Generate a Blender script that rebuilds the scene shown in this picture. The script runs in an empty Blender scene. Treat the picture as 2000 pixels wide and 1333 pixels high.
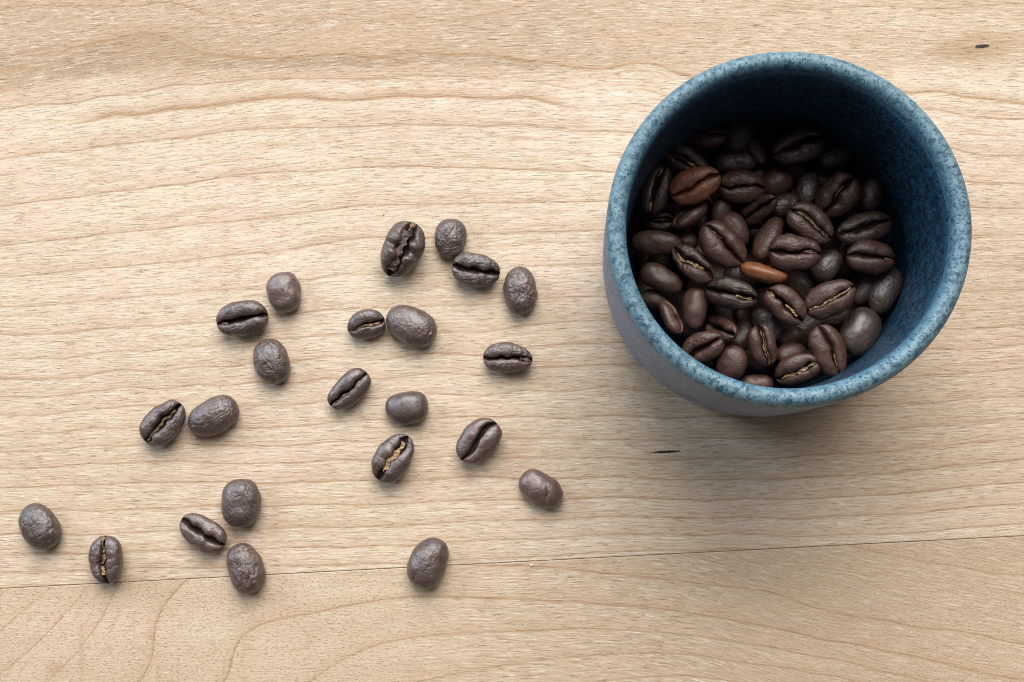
import bpy, math, random
import numpy as np
from mathutils import Matrix, Vector

# ---------------------------------------------------------------- camera, world, lights
K = 0.001                                   # everything below is laid out in millimetres
FPX, CAM_H, PITCH, YAW = 2600.0, 282.46, 0.105, 0.042
scene = bpy.context.scene
C = scene.collection
cp, sp, cq, sq = math.cos(PITCH), math.sin(PITCH), math.cos(YAW), math.sin(YAW)
MR = np.array([[1, 0, 0], [0, cp, -sp], [0, sp, cp]]) @ np.array([[cq, 0, sq], [0, 1, 0], [-sq, 0, cq]])

cam = bpy.data.cameras.new('camera')
camo = bpy.data.objects.new('camera', cam)
C.objects.link(camo)
cam.sensor_width = 36.0
cam.lens = 36.0 * FPX / 2000.0
cam.clip_start, cam.clip_end = 0.005, 20.0
camo.matrix_world = Matrix.Translation((0, 0, CAM_H * K)) @ Matrix([list(r) for r in MR]).to_4x4()
scene.camera = camo

world = bpy.data.worlds.new('World')
scene.world = world
world.use_nodes = True
bg = world.node_tree.nodes['Background']
bg.inputs[0].default_value = (1.0, 0.955, 0.92, 1)
bg.inputs[1].default_value = 0.11


def area(name, loc, target, sx, sy, power, col):
    l = bpy.data.lights.new(name, 'AREA')
    l.shape = 'RECTANGLE'
    l.size, l.size_y, l.energy, l.color = sx, sy, power, col
    o = bpy.data.objects.new(name, l)
    o.location = loc
    o.rotation_euler = (Vector(target) - Vector(loc)).to_track_quat('-Z', 'Y').to_euler()
    C.objects.link(o)


area('window_light', (0.10, 2.05, 1.65), (0.0, 0.0, 0.0), 2.4, 1.5, 78.0, (1.0, 0.99, 0.98))
area('side_window_light', (-1.75, 0.85, 0.95), (0.0, 0.0, 0.0), 0.7, 0.9, 28.0, (0.70, 0.84, 1.0))

area('overhead_fill_light', (0.25, 1.30, 2.25), (0.0, 0.0, 0.0), 2.4, 1.5, 52.0, (1.0, 0.975, 0.95))  # added fill lamp for overhead bounce, softens the cup's shadow

scene.view_settings.view_transform = 'Standard'
scene.view_settings.look = 'None'
scene.view_settings.exposure = 0.0
scene.view_settings.gamma = 1.0
scene.cycles.filter_width = 1.05


def at(x, y, z=0.0):
    """point of the photograph -> point at height z (mm)"""
    d = MR @ np.array([(x - 1000.0) / FPX, -(y - 666.5) / FPX, -1.0])
    t = (z - CAM_H) / d[2]
    return np.array([d[0] * t, d[1] * t, z])


def at_many(P, z=0.0):
    P = np.asarray(P, float)
    d = np.stack([(P[:, 0] - 1000) / FPX, -(P[:, 1] - 666.5) / FPX, -np.ones(len(P))], 1) @ MR.T
    t = (z - CAM_H) / d[:, 2]
    return d[:, :2] * t[:, None]


# ---------------------------------------------------------------- numpy lattice noise
_lat = np.random.default_rng(11).random((32, 32, 32)) * 2 - 1


def vnoise(P):
    P = np.asarray(P)
    i = np.floor(P).astype(int)
    f = P - i
    f = f * f * f * (f * (f * 6 - 15) + 10)
    r = 0
    for dx in (0, 1):
        wx = f[..., 0] if dx else 1 - f[..., 0]
        for dy in (0, 1):
            wy = f[..., 1] if dy else 1 - f[..., 1]
            for dz in (0, 1):
                wz = f[..., 2] if dz else 1 - f[..., 2]
                r = r + wx * wy * wz * _lat[(i[..., 0] + dx) & 31, (i[..., 1] + dy) & 31, (i[..., 2] + dz) & 31]
    return r


# ---------------------------------------------------------------- shader helper
class NT:
    def __init__(s, name):
        s.m = bpy.data.materials.new(name)
        s.m.use_nodes = True
        s.t = s.m.node_tree
        s.b = s.t.nodes['Principled BSDF']

    def n(s, typ, **kw):
        nd = s.t.nodes.new(typ)
        for k, v in kw.items():
            setattr(nd, k, v)
        return nd

    def put(s, sock, v):
        if isinstance(v, bpy.types.NodeSocket):
            s.t.links.new(v, sock)
        elif v is not None:
            sock.default_value = v

    def math(s, op, a, b=None, c=None, clamp=False):
        nd = s.n('ShaderNodeMath', operation=op, use_clamp=clamp)
        s.put(nd.inputs[0], a)
        s.put(nd.inputs[1], b)
        s.put(nd.inputs[2], c)
        return nd.outputs[0]

    def add(s, a, b): return s.math('ADD', a, b)
    def sub(s, a, b): return s.math('SUBTRACT', a, b)
    def mul(s, a, b): return s.math('MULTIPLY', a, b)

    def attr(s, name, typ='GEOMETRY'):
        nd = s.n('ShaderNodeAttribute', attribute_name=name, attribute_type=typ)
        return nd

    def comb(s, x, y, z=0.0):
        nd = s.n('ShaderNodeCombineXYZ')
        for i, v in enumerate((x, y, z)):
            s.put(nd.inputs[i], v)
        return nd.outputs[0]

    def noise(s, vec, scale=1.0, detail=2.0, rough=0.5, dist=0.0):
        nd = s.n('ShaderNodeTexNoise')
        s.put(nd.inputs['Vector'], vec)
        nd.inputs['Scale'].default_value = scale
        nd.inputs['Detail'].default_value = detail
        nd.inputs['Roughness'].default_value = rough
        nd.inputs['Distortion'].default_value = dist
        return nd.outputs['Fac']

    def step(s, v, lo, hi, a=0.0, b=1.0):
        nd = s.n('ShaderNodeMapRange', interpolation_type='SMOOTHSTEP')
        s.put(nd.inputs[0], v)
        for i, q in enumerate((lo, hi, a, b)):
            s.put(nd.inputs[i + 1], q)
        return nd.outputs[0]

    def mix(s, f, a, b, blend='MIX'):
        nd = s.n('ShaderNodeMix', data_type='RGBA', blend_type=blend)
        s.put(nd.inputs[0], f)
        for q, i in ((a, 6), (b, 7)):
            if isinstance(q, tuple):
                q = (*q, 1) if len(q) == 3 else q
            s.put(nd.inputs[i], q)
        return nd.outputs[2]

    def bump(s, h, dist, strength=1.0, normal=None):
        nd = s.n('ShaderNodeBump')
        nd.inputs['Strength'].default_value = strength
        nd.inputs['Distance'].default_value = dist
        s.put(nd.inputs['Height'], h)
        s.put(nd.inputs['Normal'], normal)
        return nd.outputs[0]

    def set(s, name, v):
        s.put(s.b.inputs[name], v)


# ---------------------------------------------------------------- mesh helper
def mesh_obj(name, V, F, mat, parent=None, attrs=None, smooth=True):
    me = bpy.data.meshes.new(name)
    me.from_pydata((np.asarray(V) * K).tolist(), [], F if isinstance(F, list) else F.tolist())
    me.update()
    if smooth:
        me.polygons.foreach_set('use_smooth', [True] * len(me.polygons))
    for k, v in (attrs or {}).items():
        a = me.attributes.new(k, 'FLOAT', 'POINT')
        a.data.foreach_set('value', np.asarray(v, np.float32))
    me.materials.append(mat)
    o = bpy.data.objects.new(name, me)
    C.objects.link(o)
    if parent:
        o.parent = parent
    return o


def grid_faces(nu, nv, wrap_v=False, base=0):
    """quads of a (nu, nv) lattice indexed u*nv+v"""
    u = np.arange(nu - 1)[:, None]
    v = np.arange(nv if wrap_v else nv - 1)[None, :]
    v2 = (v + 1) % nv
    a = u * nv + v
    b = u * nv + v2
    c = (u + 1) * nv + v2
    d = (u + 1) * nv + v
    return (np.stack([a, b, c, d], -1).reshape(-1, 4) + base)


def thing(name, label, cat, loc=(0, 0, 0), group=None):
    o = bpy.data.objects.new(name, None)
    o.empty_display_size = 0.005
    C.objects.link(o)
    o.location = [q * K for q in loc]
    o['label'] = label
    o['category'] = cat
    if group:
        o['group'] = group
    return o


# ---------------------------------------------------------------- wood: growth rings traced as curves on the board
RINGS_MAIN = [
    (0, 1.0, [(0, 20), (120, 13), (270, 16), (330, 4)]),
    (0, .7, [(1600, 18), (1650, 13), (1780, 16), (1900, 14), (2000, 8)]),
    (.5, .35, [(0, 52), (200, 44), (380, 62), (520, 82), (590, 74), (650, 71), (770, 71), (950, 71), (1045, 60), (1150, 57), (1270, 56), (1400, 66)]),
    (.5, .05, [(1500, 80), (1600, 92), (1750, 96), (1900, 100), (2000, 104), (2100, 106)]),
    (1, .25, [(0, 92), (100, 84)]),
    (1, 1.5, [(192, 78), (240, 70), (279, 62), (330, 70), (378, 96), (450, 112), (525, 117), (590, 115), (740, 117), (890, 111), (980, 112), (1025, 123), (1100, 132), (1180, 140), (1339, 153), (1780, 188), (1880, 194), (2000, 210)]),
    (1.3, 1.3, [(0, 186), (30, 177), (120, 159), (210, 140), (270, 126), (450, 127), (600, 128), (740, 127)]),
    (1.3, .5, [(900, 121), (1025, 134), (1100, 143)]),
    (2, .9, [(0, 215), (111, 208), (168, 199), (240, 190), (300, 178), (390, 168), (480, 157), (600, 156), (650, 154), (860, 150)]),
    (2, .2, [(1010, 160), (1165, 180)]),
    (3, .15, [(0, 245), (100, 236)]),
    (3, 1.9, [(225, 220), (330, 211), (450, 201), (525, 190), (590, 187), (770, 186), (890, 186), (1025, 185)]),
    (3, .1, [(1250, 212), (1820, 240), (2000, 255)]),
    (4, .9, [(0, 312), (90, 298), (180, 288), (300, 273), (420, 259), (540, 252), (590, 250), (680, 247), (890, 246), (1100, 250), (1180, 255), (1228, 258), (1858, 288), (2000, 303)]),
    (4.6, .6, [(0, 367), (150, 350), (270, 339), (360, 326)]),
    (4.6, .1, [(600, 305), (900, 296)]),
    (5, .95, [(0, 404), (120, 389), (210, 375), (300, 364), (420, 349), (570, 335), (740, 327), (860, 327), (1010, 333), (1100, 338), (1192, 339), (1890, 358), (2000, 362)]),
    (6, .9, [(0, 480), (150, 465), (300, 449), (450, 434), (500, 428), (640, 411), (780, 401), (920, 399), (1060, 395), (1183, 392), (1897, 405), (2000, 407)]),
    (7, .8, [(0, 539), (120, 530), (300, 515), (450, 497), (605, 480), (728, 462), (920, 455), (1060, 452), (1176, 449), (1900, 459), (2000, 457)]),
    (8, .6, [(0, 600), (180, 587), (300, 576), (420, 567), (640, 539), (1026, 518), (1166, 516), (1890, 522), (2000, 520)]),
    (9, .85, [(0, 653), (180, 645), (300, 638), (420, 629), (588, 614), (679, 604), (850, 599), (973, 593), (1061, 586), (1183, 583), (1872, 572), (2000, 567)]),
    (10, .5, [(0, 699), (180, 692), (300, 683), (420, 674), (570, 658), (640, 653), (1078, 629), (1183, 623), (1867, 605), (2000, 599)]),
    (11, .85, [(0, 743), (150, 741), (300, 732), (450, 720), (570, 709), (745, 704), (938, 695), (1165, 672), (1850, 643), (2000, 634)]),
    (12, .8, [(0, 773), (150, 767), (270, 754), (390, 749), (495, 743), (640, 737), (850, 727), (1060, 718), (1183, 713), (1822, 681), (2000, 672)]),
    (13, .7, [(0, 808), (150, 799), (270, 790), (728, 777), (850, 767), (1025, 760), (1183, 753), (1750, 737), (2000, 717)]),
    (14, .8, [(0, 856), (120, 847), (240, 840), (480, 838), (605, 832), (850, 820), (990, 816), (1100, 820), (1302, 817), (1595, 795), (1820, 788), (2000, 777)]),
    (15, .7, [(0, 883), (150, 875), (300, 868), (390, 871), (535, 873), (710, 864), (850, 855), (1025, 857), (1183, 862), (1302, 862), (1505, 858), (1730, 842), (2000, 820)]),
    (16, .8, [(0, 914), (180, 904), (360, 898), (525, 904), (658, 897), (885, 890), (1095, 892), (1190, 893), (1370, 894), (1572, 889), (1775, 876), (2000, 856)]),
    (17, .95, [(0, 953), (120, 946), (270, 940), (435, 941), (552, 943), (710, 937), (955, 930), (1235, 932), (1460, 935), (1685, 928), (1865, 910), (2000, 896)]),
    (18, 1.0, [(0, 1001), (180, 1001), (330, 995), (535, 990), (710, 988), (955, 979), (1100, 977), (1392, 979), (1595, 973), (1820, 959), (2000, 943)]),
    (19, .9, [(0, 1045), (165, 1046), (270, 1042), (480, 1037), (605, 1029), (780, 1027), (955, 1016), (1100, 1015), (1370, 1013), (1550, 1015), (1775, 1004), (2000, 986)]),
    (20, .9, [(0, 1086), (160, 1084), (250, 1077), (425, 1074), (525, 1073), (675, 1070), (800, 1067), (900, 1058), (1080, 1052), (1260, 1046), (1380, 1049), (1640, 1045), (1865, 1033), (2000, 1022)]),
    (21, .8, [(0, 1118), (150, 1114), (275, 1109), (425, 1109), (525, 1104), (725, 1099), (900, 1093), (1050, 1088), (1170, 1078), (1290, 1073), (1410, 1070)]),
]
RINGS_FRONT = [
    (-3, .4, [(5, 1160), (-30, 1190)]),
    (-2, .5, [(92, 1153), (42, 1195), (0, 1230)]),
    (-1, .7, [(175, 1145), (145, 1178), (110, 1218), (82, 1248), (45, 1283), (5, 1313)]),
    (0, .7, [(225, 1150), (205, 1193), (180, 1233), (155, 1268), (120, 1305), (100, 1323)]),
    (1, 1.15, [(360, 1135), (342, 1158), (315, 1193), (302, 1230), (300, 1278), (285, 1313), (270, 1333)]),
    (2, 1.1, [(437, 1333), (447, 1320), (455, 1273), (475, 1240), (525, 1215), (625, 1195), (700, 1180), (825, 1165), (950, 1168), (990, 1171), (1080, 1175), (1170, 1181), (1260, 1187), (1350, 1200), (1440, 1214), (1500, 1226), (1610, 1252), (1730, 1273), (1850, 1300), (1940, 1318), (2000, 1328)]),
    (3, .9, [(612, 1328), (662, 1293), (725, 1263), (825, 1243), (900, 1236), (1020, 1232), (1140, 1226), (1260, 1234), (1350, 1243), (1500, 1263), (1580, 1282), (1700, 1306), (1790, 1324)]),
    (4, .8, [(875, 1320), (950, 1306), (1020, 1295), (1140, 1282), (1260, 1276), (1350, 1277), (1500, 1300), (1550, 1306), (1640, 1321)]),
    (1, 1.0, [(930, 1105), (1050, 1106), (1140, 1115), (1260, 1127), (1350, 1138), (1440, 1148), (1500, 1156), (1580, 1186), (1670, 1207), (1790, 1228), (1970, 1256), (2000, 1260)]),
    (.4, .6, [(1550, 1075), (1640, 1099), (1730, 1120), (1850, 1147), (2000, 1168)]),
    (0, .9, [(1655, 1066), (1730, 1084), (1805, 1097), (1880, 1105), (2000, 1120)]),
    (-.6, .6, [(1895, 1068), (2000, 1087)]),
]
SEAM_A, SEAM_B = at(0, 1150)[:2], at(2000, 1047)[:2]
SD = (SEAM_B - SEAM_A) / np.linalg.norm(SEAM_B - SEAM_A)       # along the seam
SN = np.array([-SD[1], SD[0]])                                  # across it, away from the viewer


def ring_field(rings, Q):
    """thin-plate interpolation of the ring number; returns ring, gradient (1/mm) and line strength at points Q (mm)"""
    P, val, amp = [], [], []
    for v, a, pts in rings:
        p = at_many(pts)
        P.append(p)
        val += [v] * len(p)
        amp += [a] * len(p)
    P = np.concatenate(P)
    val, amp = np.array(val, float), np.array(amp, float)
    n = len(P)

    def ker(A, B):
        r2 = ((A[:, None, :] - B[None, :, :]) ** 2).sum(-1) + 1e-9
        return r2 * np.log(r2) * .5
    S = np.zeros((n + 3, n + 3))
    S[:n, :n] = ker(P, P) + np.eye(n) * 14.0
    S[:n, n] = S[n, :n] = 1
    S[:n, n + 1:] = P
    S[n + 1:, :n] = P.T
    w = np.linalg.solve(S, np.concatenate([val, [0, 0, 0]]))

    def ev(A):
        out = np.empty(len(A))
        for i in range(0, len(A), 4000):
            B = A[i:i + 4000]
            out[i:i + 4000] = ker(B, P) @ w[:n] + w[n] + B @ w[n + 1:]
        return out
    f0 = ev(Q)
    h = .4
    gx, gy = ev(Q + [h, 0]) - f0, ev(Q + [0, h]) - f0
    g = np.hypot(gx, gy) / h
    am = np.empty(len(Q))
    for i in range(0, len(Q), 4000):
        r2 = ((Q[i:i + 4000, None, :] - P[None]) ** 2 * [.12, 1.0]).sum(-1) + .05
        k = r2 ** -2
        am[i:i + 4000] = (k @ amp) / k.sum(1)
    return f0, g, am


def wood_material():
    m = NT('maple_wood')
    ring, grad, amp = (m.attr(q).outputs['Fac'] for q in ('ring', 'ringgrad', 'ringamp'))
    fu, fv, dots = (m.attr(q).outputs['Fac'] for q in ('fibre_u', 'fibre_v', 'dots'))
    tc = m.n('ShaderNodeTexCoord').outputs['Object']
    tmm = m.n('ShaderNodeVectorMath', operation='SCALE')
    m.put(tmm.inputs[0], tc)
    tmm.inputs['Scale'].default_value = 1000.0
    P = tmm.outputs[0]

    def fib(su, sv, off=0.0, **kw):
        return m.noise(m.comb(m.mul(fu, su), m.mul(fv, sv), off), 1.0, **kw)
    # growth ring lines, d in mm from the nearest line
    wob = m.mul(m.sub(fib(.22, 1.6, 3.0, detail=5.0, rough=.7), .5), .22)
    r = m.add(ring, 0.0)
    frac = m.sub(r, m.math('ROUND', r))
    d = m.add(m.math('DIVIDE', frac, m.math('MAXIMUM', grad, .01)), wob)
    wid = m.step(fib(.07, .35, 7.0, detail=2), .3, .7, .11, .23)
    wid = m.mul(wid, m.add(1.0, m.mul(m.math('MAXIMUM', m.sub(amp, 1.0), 0.0), 2.2)))
    q = m.math('DIVIDE', d, wid)
    core = m.math('EXPONENT', m.mul(m.mul(q, q), -1.0))
    # softer late-wood shade on one side of each line
    up = m.step(d, -3.4, 0.0)
    dn = m.step(d, .0, .4, 1.0, 0.0)
    late = m.mul(up, dn)
    brk = m.step(fib(.12, .9, 9.0, detail=4, rough=.7), .33, .6, .45, 1.0)
    core = m.mul(m.mul(core, m.math('MINIMUM', amp, 1.0)), m.add(m.mul(brk, .7), .3))
    late = m.mul(late, amp)
    # extra faint rings between the strong ones
    sub = m.math('SINE', m.mul(m.add(r, m.mul(fib(.03, .3, 2.0, detail=3), .8)), 6.2832 * 3.0))
    sub = m.mul(m.step(sub, .45, 1.0), m.step(fib(.05, .2, 5.0, detail=2), .42, .65))
    # fibres
    f1 = fib(.075, 1.3, 0.0, detail=6, rough=.72)
    f2 = fib(.20, 2.7, 4.0, detail=4, rough=.72, dist=.20)
    f3 = fib(.33, 3.0, 12.0, detail=3, rough=.62, dist=.3)
    f4 = fib(.33, 3.0, 17.0, detail=3, rough=.62, dist=.3)
    d2 = fib(1.35, 2.9, 21.0, detail=3, rough=.6, dist=.35)
    dot = m.mul(m.step(d2, .535, .68), dots)
    long = m.math('SUBTRACT', 1.0, m.mul(dots, .72))
    dark = m.mul(m.step(f3, .54, .72), long)
    lite = m.mul(m.step(f4, .53, .70), long)
    # tone
    tan = m.attr('tan').outputs['Fac']
    big = m.noise(P, .018, 3.0, .55)
    mid = fib(.018, .10, 31.0, detail=4, rough=.6)
    pink = m.step(m.noise(P, .035, 3.0, .6, .4), .42, .60)
    col = m.mix(pink, (.665, .550, .398), (.692, .528, .408))
    col = m.mix(m.mul(m.attr('peach').outputs['Fac'], .6), col, (.640, .475, .350))
    col = m.mix(m.mul(m.step(mid, .40, .64), .7), col, (.575, .450, .325))
    col = m.mix(m.mul(m.step(big, .50, .66), .5), col, (.720, .625, .490))
    col = m.mix(m.mul(m.math('MULTIPLY', tan, m.step(mid, .25, .6, .6, 1.0), clamp=True), .85), col, (.500, .365, .235))
    col = m.mix(m.math('MULTIPLY', m.math('SUBTRACT', tan, 1.0, clamp=True), m.step(mid, .3, .62, .60, 1.0), clamp=True), col, (.355, .235, .138))
    col = m.mix(m.mul(m.mul(m.step(f1, .42, .72), .55), m.add(m.mul(long, .7), .3)), col, (.490, .345, .225))
    col = m.mix(m.mul(m.mul(m.step(f2, .50, .30), long), .60), col, (.84, .76, .65))
    col = m.mix(m.mul(m.mul(m.step(f2, .50, .72), long), .74), col, (.345, .225, .130))
    col = m.mix(m.mul(lite, .44), col, (.89, .81, .70))
    col = m.mix(m.mul(late, .36), col, (.48, .310, .185))
    col = m.mix(m.mul(sub, .45), col, (.46, .31, .19))
    col = m.mix(m.math('MULTIPLY', core, m.step(f2, .3, .7, .62, .95), clamp=True), col, (.355, .205, .100))
    col = m.mix(m.mul(dark, .32), col, (.28, .185, .110))
    col = m.mix(m.mul(dot, .46), col, (.32, .235, .155))
    # small defects in the board: (centre, half length, half width, strength, colour)
    sep = m.n('ShaderNodeSeparateXYZ')
    m.put(sep.inputs[0], P)
    sx, sy = sep.outputs[0], sep.outputs[1]
    edge = m.mul(m.sub(m.noise(P, 2.2, 3.0, .6), .5), 1.3)
    marks = [((1918, 92), 7.0, 3.2, .55, (.42, .26, .13)), ((1880, 101), 7.0, 1.6, .4, (.34, .2, .1)),
             ((1918, 91), 1.6, .42, .95, (.012, .010, .009)),
             ((1478, 50), .8, .30, .7, (.18, .11, .07)), ((1300, 883), 3.0, .27, 1.0, (.035, .014, .008)),
             ((749, 421), .20, .18, .8, (.015, .012, .01)), ((160, 1285), .55, 7.0, .42, (.46, .30, .16)),
             ((108, 1308), 1.8, 1.3, .5, (.42, .27, .14)), ((310, 1318), .6, 4.0, .36, (.47, .32, .18)),
             ((475, 1318), .7, 3.6, .38, (.50, .34, .19)),
             ((35, 135), 5.0, .5, .6, (.42, .25, .13)), ((700, 78), 14.0, 2.2, .4, (.56, .35, .21)),
             ((1260, 75), 12.0, 2.0, .3, (.56, .36, .22)), ((330, 95), 11.0, 4.5, .45, (.40, .275, .16)),
             ((60, 182), 11.0, 2.0, .5, (.46, .29, .17))]
    ca, sa = float(SD[0]), float(SD[1])
    for (px, py), hl, hw, s_, c_ in marks:
        cx, cy = at(px, py)[:2]
        dx, dy = m.sub(sx, float(cx)), m.sub(sy, float(cy))
        u = m.math('DIVIDE', m.add(m.mul(dx, ca), m.mul(dy, sa)), hl)
        v = m.math('DIVIDE', m.sub(m.mul(dy, ca), m.mul(dx, sa)), hw)
        rr = m.math('SQRT', m.add(m.mul(u, u), m.mul(v, v)))
        soft = .35 if s_ > .8 else 1.5
        col = m.mix(m.mul(m.step(m.add(rr, edge), 1.0 - soft * .5, 1.0 + soft * .5, 1.0, 0.0), s_), col, c_)
    m.set('Base Color', col)
    m.set('Roughness', m.step(f1, .3, .7, .50, .66))
    m.set('Specular IOR Level', .38)
    h = m.sub(m.add(m.mul(f1, .4), m.mul(lite, .4)), m.add(m.mul(f2, .8), m.add(m.mul(dark, .7), m.add(m.mul(dot, .6), m.mul(core, .1)))))
    m.set('Normal', m.bump(h, .00011, 1.0))
    return m.m


WOOD = wood_material()
dark_glue = NT('dark_glue_line')
dark_glue.set('Base Color', (.045, .028, .017, 1))
dark_glue.set('Roughness', .8)


def profile(pts):
    p = at_many(pts)
    return p[:, 0], p[:, 1]


LU = profile([(0, 480), (300, 449), (640, 411), (920, 399), (1183, 392), (1897, 405), (2000, 407)])
LL = profile([(0, 1001), (330, 995), (710, 988), (1100, 977), (1392, 979), (1820, 959), (2000, 943)])


def board(v0, v1, rings, kind, seed):
    """one plank between distances v0..v1 (mm) from the seam, 460 mm long in view"""
    stp = 1.1
    us = np.arange(-125.0, 345.0, stp)
    inner = np.arange(v0 + .5, v1 - .4, stp)
    vs = np.concatenate([[v0 + .04, v0 + .14, v0 + .26], inner, [v1 - .26, v1 - .14, v1 - .04]])
    zz = np.zeros(len(vs))
    zz[[0, -1]] = -.12
    zz[[1, -2]] = -.03
    U, Vv = np.meshgrid(us, vs, indexing='ij')
    Q = SEAM_A + U.reshape(-1, 1) * SD + Vv.reshape(-1, 1) * SN
    Z = np.broadcast_to(zz, U.shape).reshape(-1)
    if rings is not None:
        f, g, am = ring_field(rings, Q)
    else:
        rr = Vv.reshape(-1) + 3 * np.sin(U.reshape(-1) / 60.0 + seed) + 2 * vnoise(np.stack([U.reshape(-1) / 50, Vv.reshape(-1) / 30, np.full(U.size, seed)], -1))
        f, g, am = rr / 4.5, np.full(U.size, 1 / 4.5), np.full(U.size, .8)
    X, Y = Q[:, 0], Q[:, 1]
    if kind == 'main':
        yu, yl = np.interp(X, *LU), np.interp(X, *LL)
        yu0, yl0 = np.interp(0.0, *LU), np.interp(0.0, *LL)
        k = np.clip((Y - yl0) / (yu0 - yl0), -.3, 1.3)
        fv = Y - 1.0 * ((yu - yu0) * k + (yl - yl0) * (1 - k))
        dots = .25 * np.clip((X - 10) / 40, 0, 1) * np.clip((10 - Y) / 25, 0, 1)
    elif kind == 'front':
        t = np.clip((X - 5) / 40.0, 0, 1)
        fv = Y + .17 * np.clip(X - 5, 0, None) * t
        dots = np.clip((-14 - X) / 26, 0, 1) * 1.0 + .62 * np.clip((X - 25) / 20, 0, 1)
        dots = np.maximum(dots, .75 * np.clip((-62 - Y) / 6, 0, 1) * np.clip((-5 - X) / 20, 0, 1))
    else:
        fv, dots = Y, np.full(len(X), .2)
    # greyer heartwood strip along the far side, tan front board, light falloff partly put in
    if kind == 'main':
        yt = at(900, 150)[1]
        tan = (1.5 - .45 * np.clip(X / 40, 0, 1)) * np.clip((Y - yt + 3) / 6, 0, 1) + 1.4 * np.clip((f - .97) / .06, 0, 1) * np.clip((1.38 - f) / .1, 0, 1) * np.clip((0 - X) / 20, 0, 1) * (Y > yt - 12)
        tan = tan + .42 * np.clip((at(900, 420)[1] - Y) / 45, 0, 1) + .25 * np.clip((X - 5) / 60, 0, 1) * np.clip((-5 - Y) / 20, 0, 1)
    elif kind == 'front':
        tan = 1.02 + .26 * np.clip(X / 60, -.8, 1)
    else:
        tan = np.full(len(X), .4)
    peach = np.clip((X - 0) / 45, 0, 1) * np.clip((at(900, 330)[1] - Y) / 25, 0, 1) * (kind == 'main') + .5 * (kind == 'front') * np.clip((X + 10) / 40, 0, 1)
    V = np.concatenate([np.stack([X, Y, Z], 1)])
    nu, nv = U.shape
    F = grid_faces(nu, nv).tolist()
    at_ = dict(ring=f, ringgrad=g, ringamp=am, fibre_u=X + seed * 40, fibre_v=fv + seed * 17, dots=dots, tan=tan, peach=peach)
    # sides and underside
    rim = [i * nv for i in range(nu)] + [(nu - 1) * nv + j for j in range(1, nv)] + \
          [i * nv + nv - 1 for i in range(nu - 2, -1, -1)] + [j for j in range(nv - 2, 0, -1)]
    n0 = len(V)
    low = V[rim].copy()
    low[:, 2] = -22.0
    V = np.concatenate([V, low])
    nr = len(rim)
    for i in range(nr):
        j = (i + 1) % nr
        F.append([rim[j], rim[i], n0 + i, n0 + j][::-1])
    F.append([n0 + i for i in range(nr)][::-1])
    for k_ in at_:
        at_[k_] = np.concatenate([at_[k_], np.asarray(at_[k_])[rim]])
    F = [list(reversed(q)) for q in F]
    return V, F, at_


table = bpy.data.objects.new('table_top', None)
C.objects.link(table)
table['kind'] = 'structure'
table['label'] = 'pale maple table top glued up from wide boards'
for v0, v1, rg, kd, sd in ((0.0, 138.0, RINGS_MAIN, 'main', 0), (-92.0, 0.0, RINGS_FRONT, 'front', 1),
                           (138.0, 240.0, None, 'far', 2), (-190.0, -92.0, None, 'near', 3)):
    V, F, A = board(v0, v1, rg, kd, sd)
    mesh_obj('plank', V, F, WOOD, table, A, smooth=False)
# glue in the joints, a hair below the surface
for v in (0.0, 138.0, -92.0):
    c = [SEAM_A + u * SD + (v + w) * SN for u, w in ((-124, -.045), (344, -.045), (344, .045), (-124, .045))]
    Vg = [[*p, -.10] for p in c] + [[*p, -21.0] for p in c]
    mesh_obj('glue_line', Vg, [[0, 1, 2, 3], [7, 6, 5, 4], [0, 4, 5, 1], [1, 5, 6, 2], [2, 6, 7, 3], [3, 7, 4, 0]],
             dark_glue.m, table, smooth=False)

# ---------------------------------------------------------------- the cup
CX, CY, CR, CZ = 39.0, 45.0, 32.15, 49.37


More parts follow.
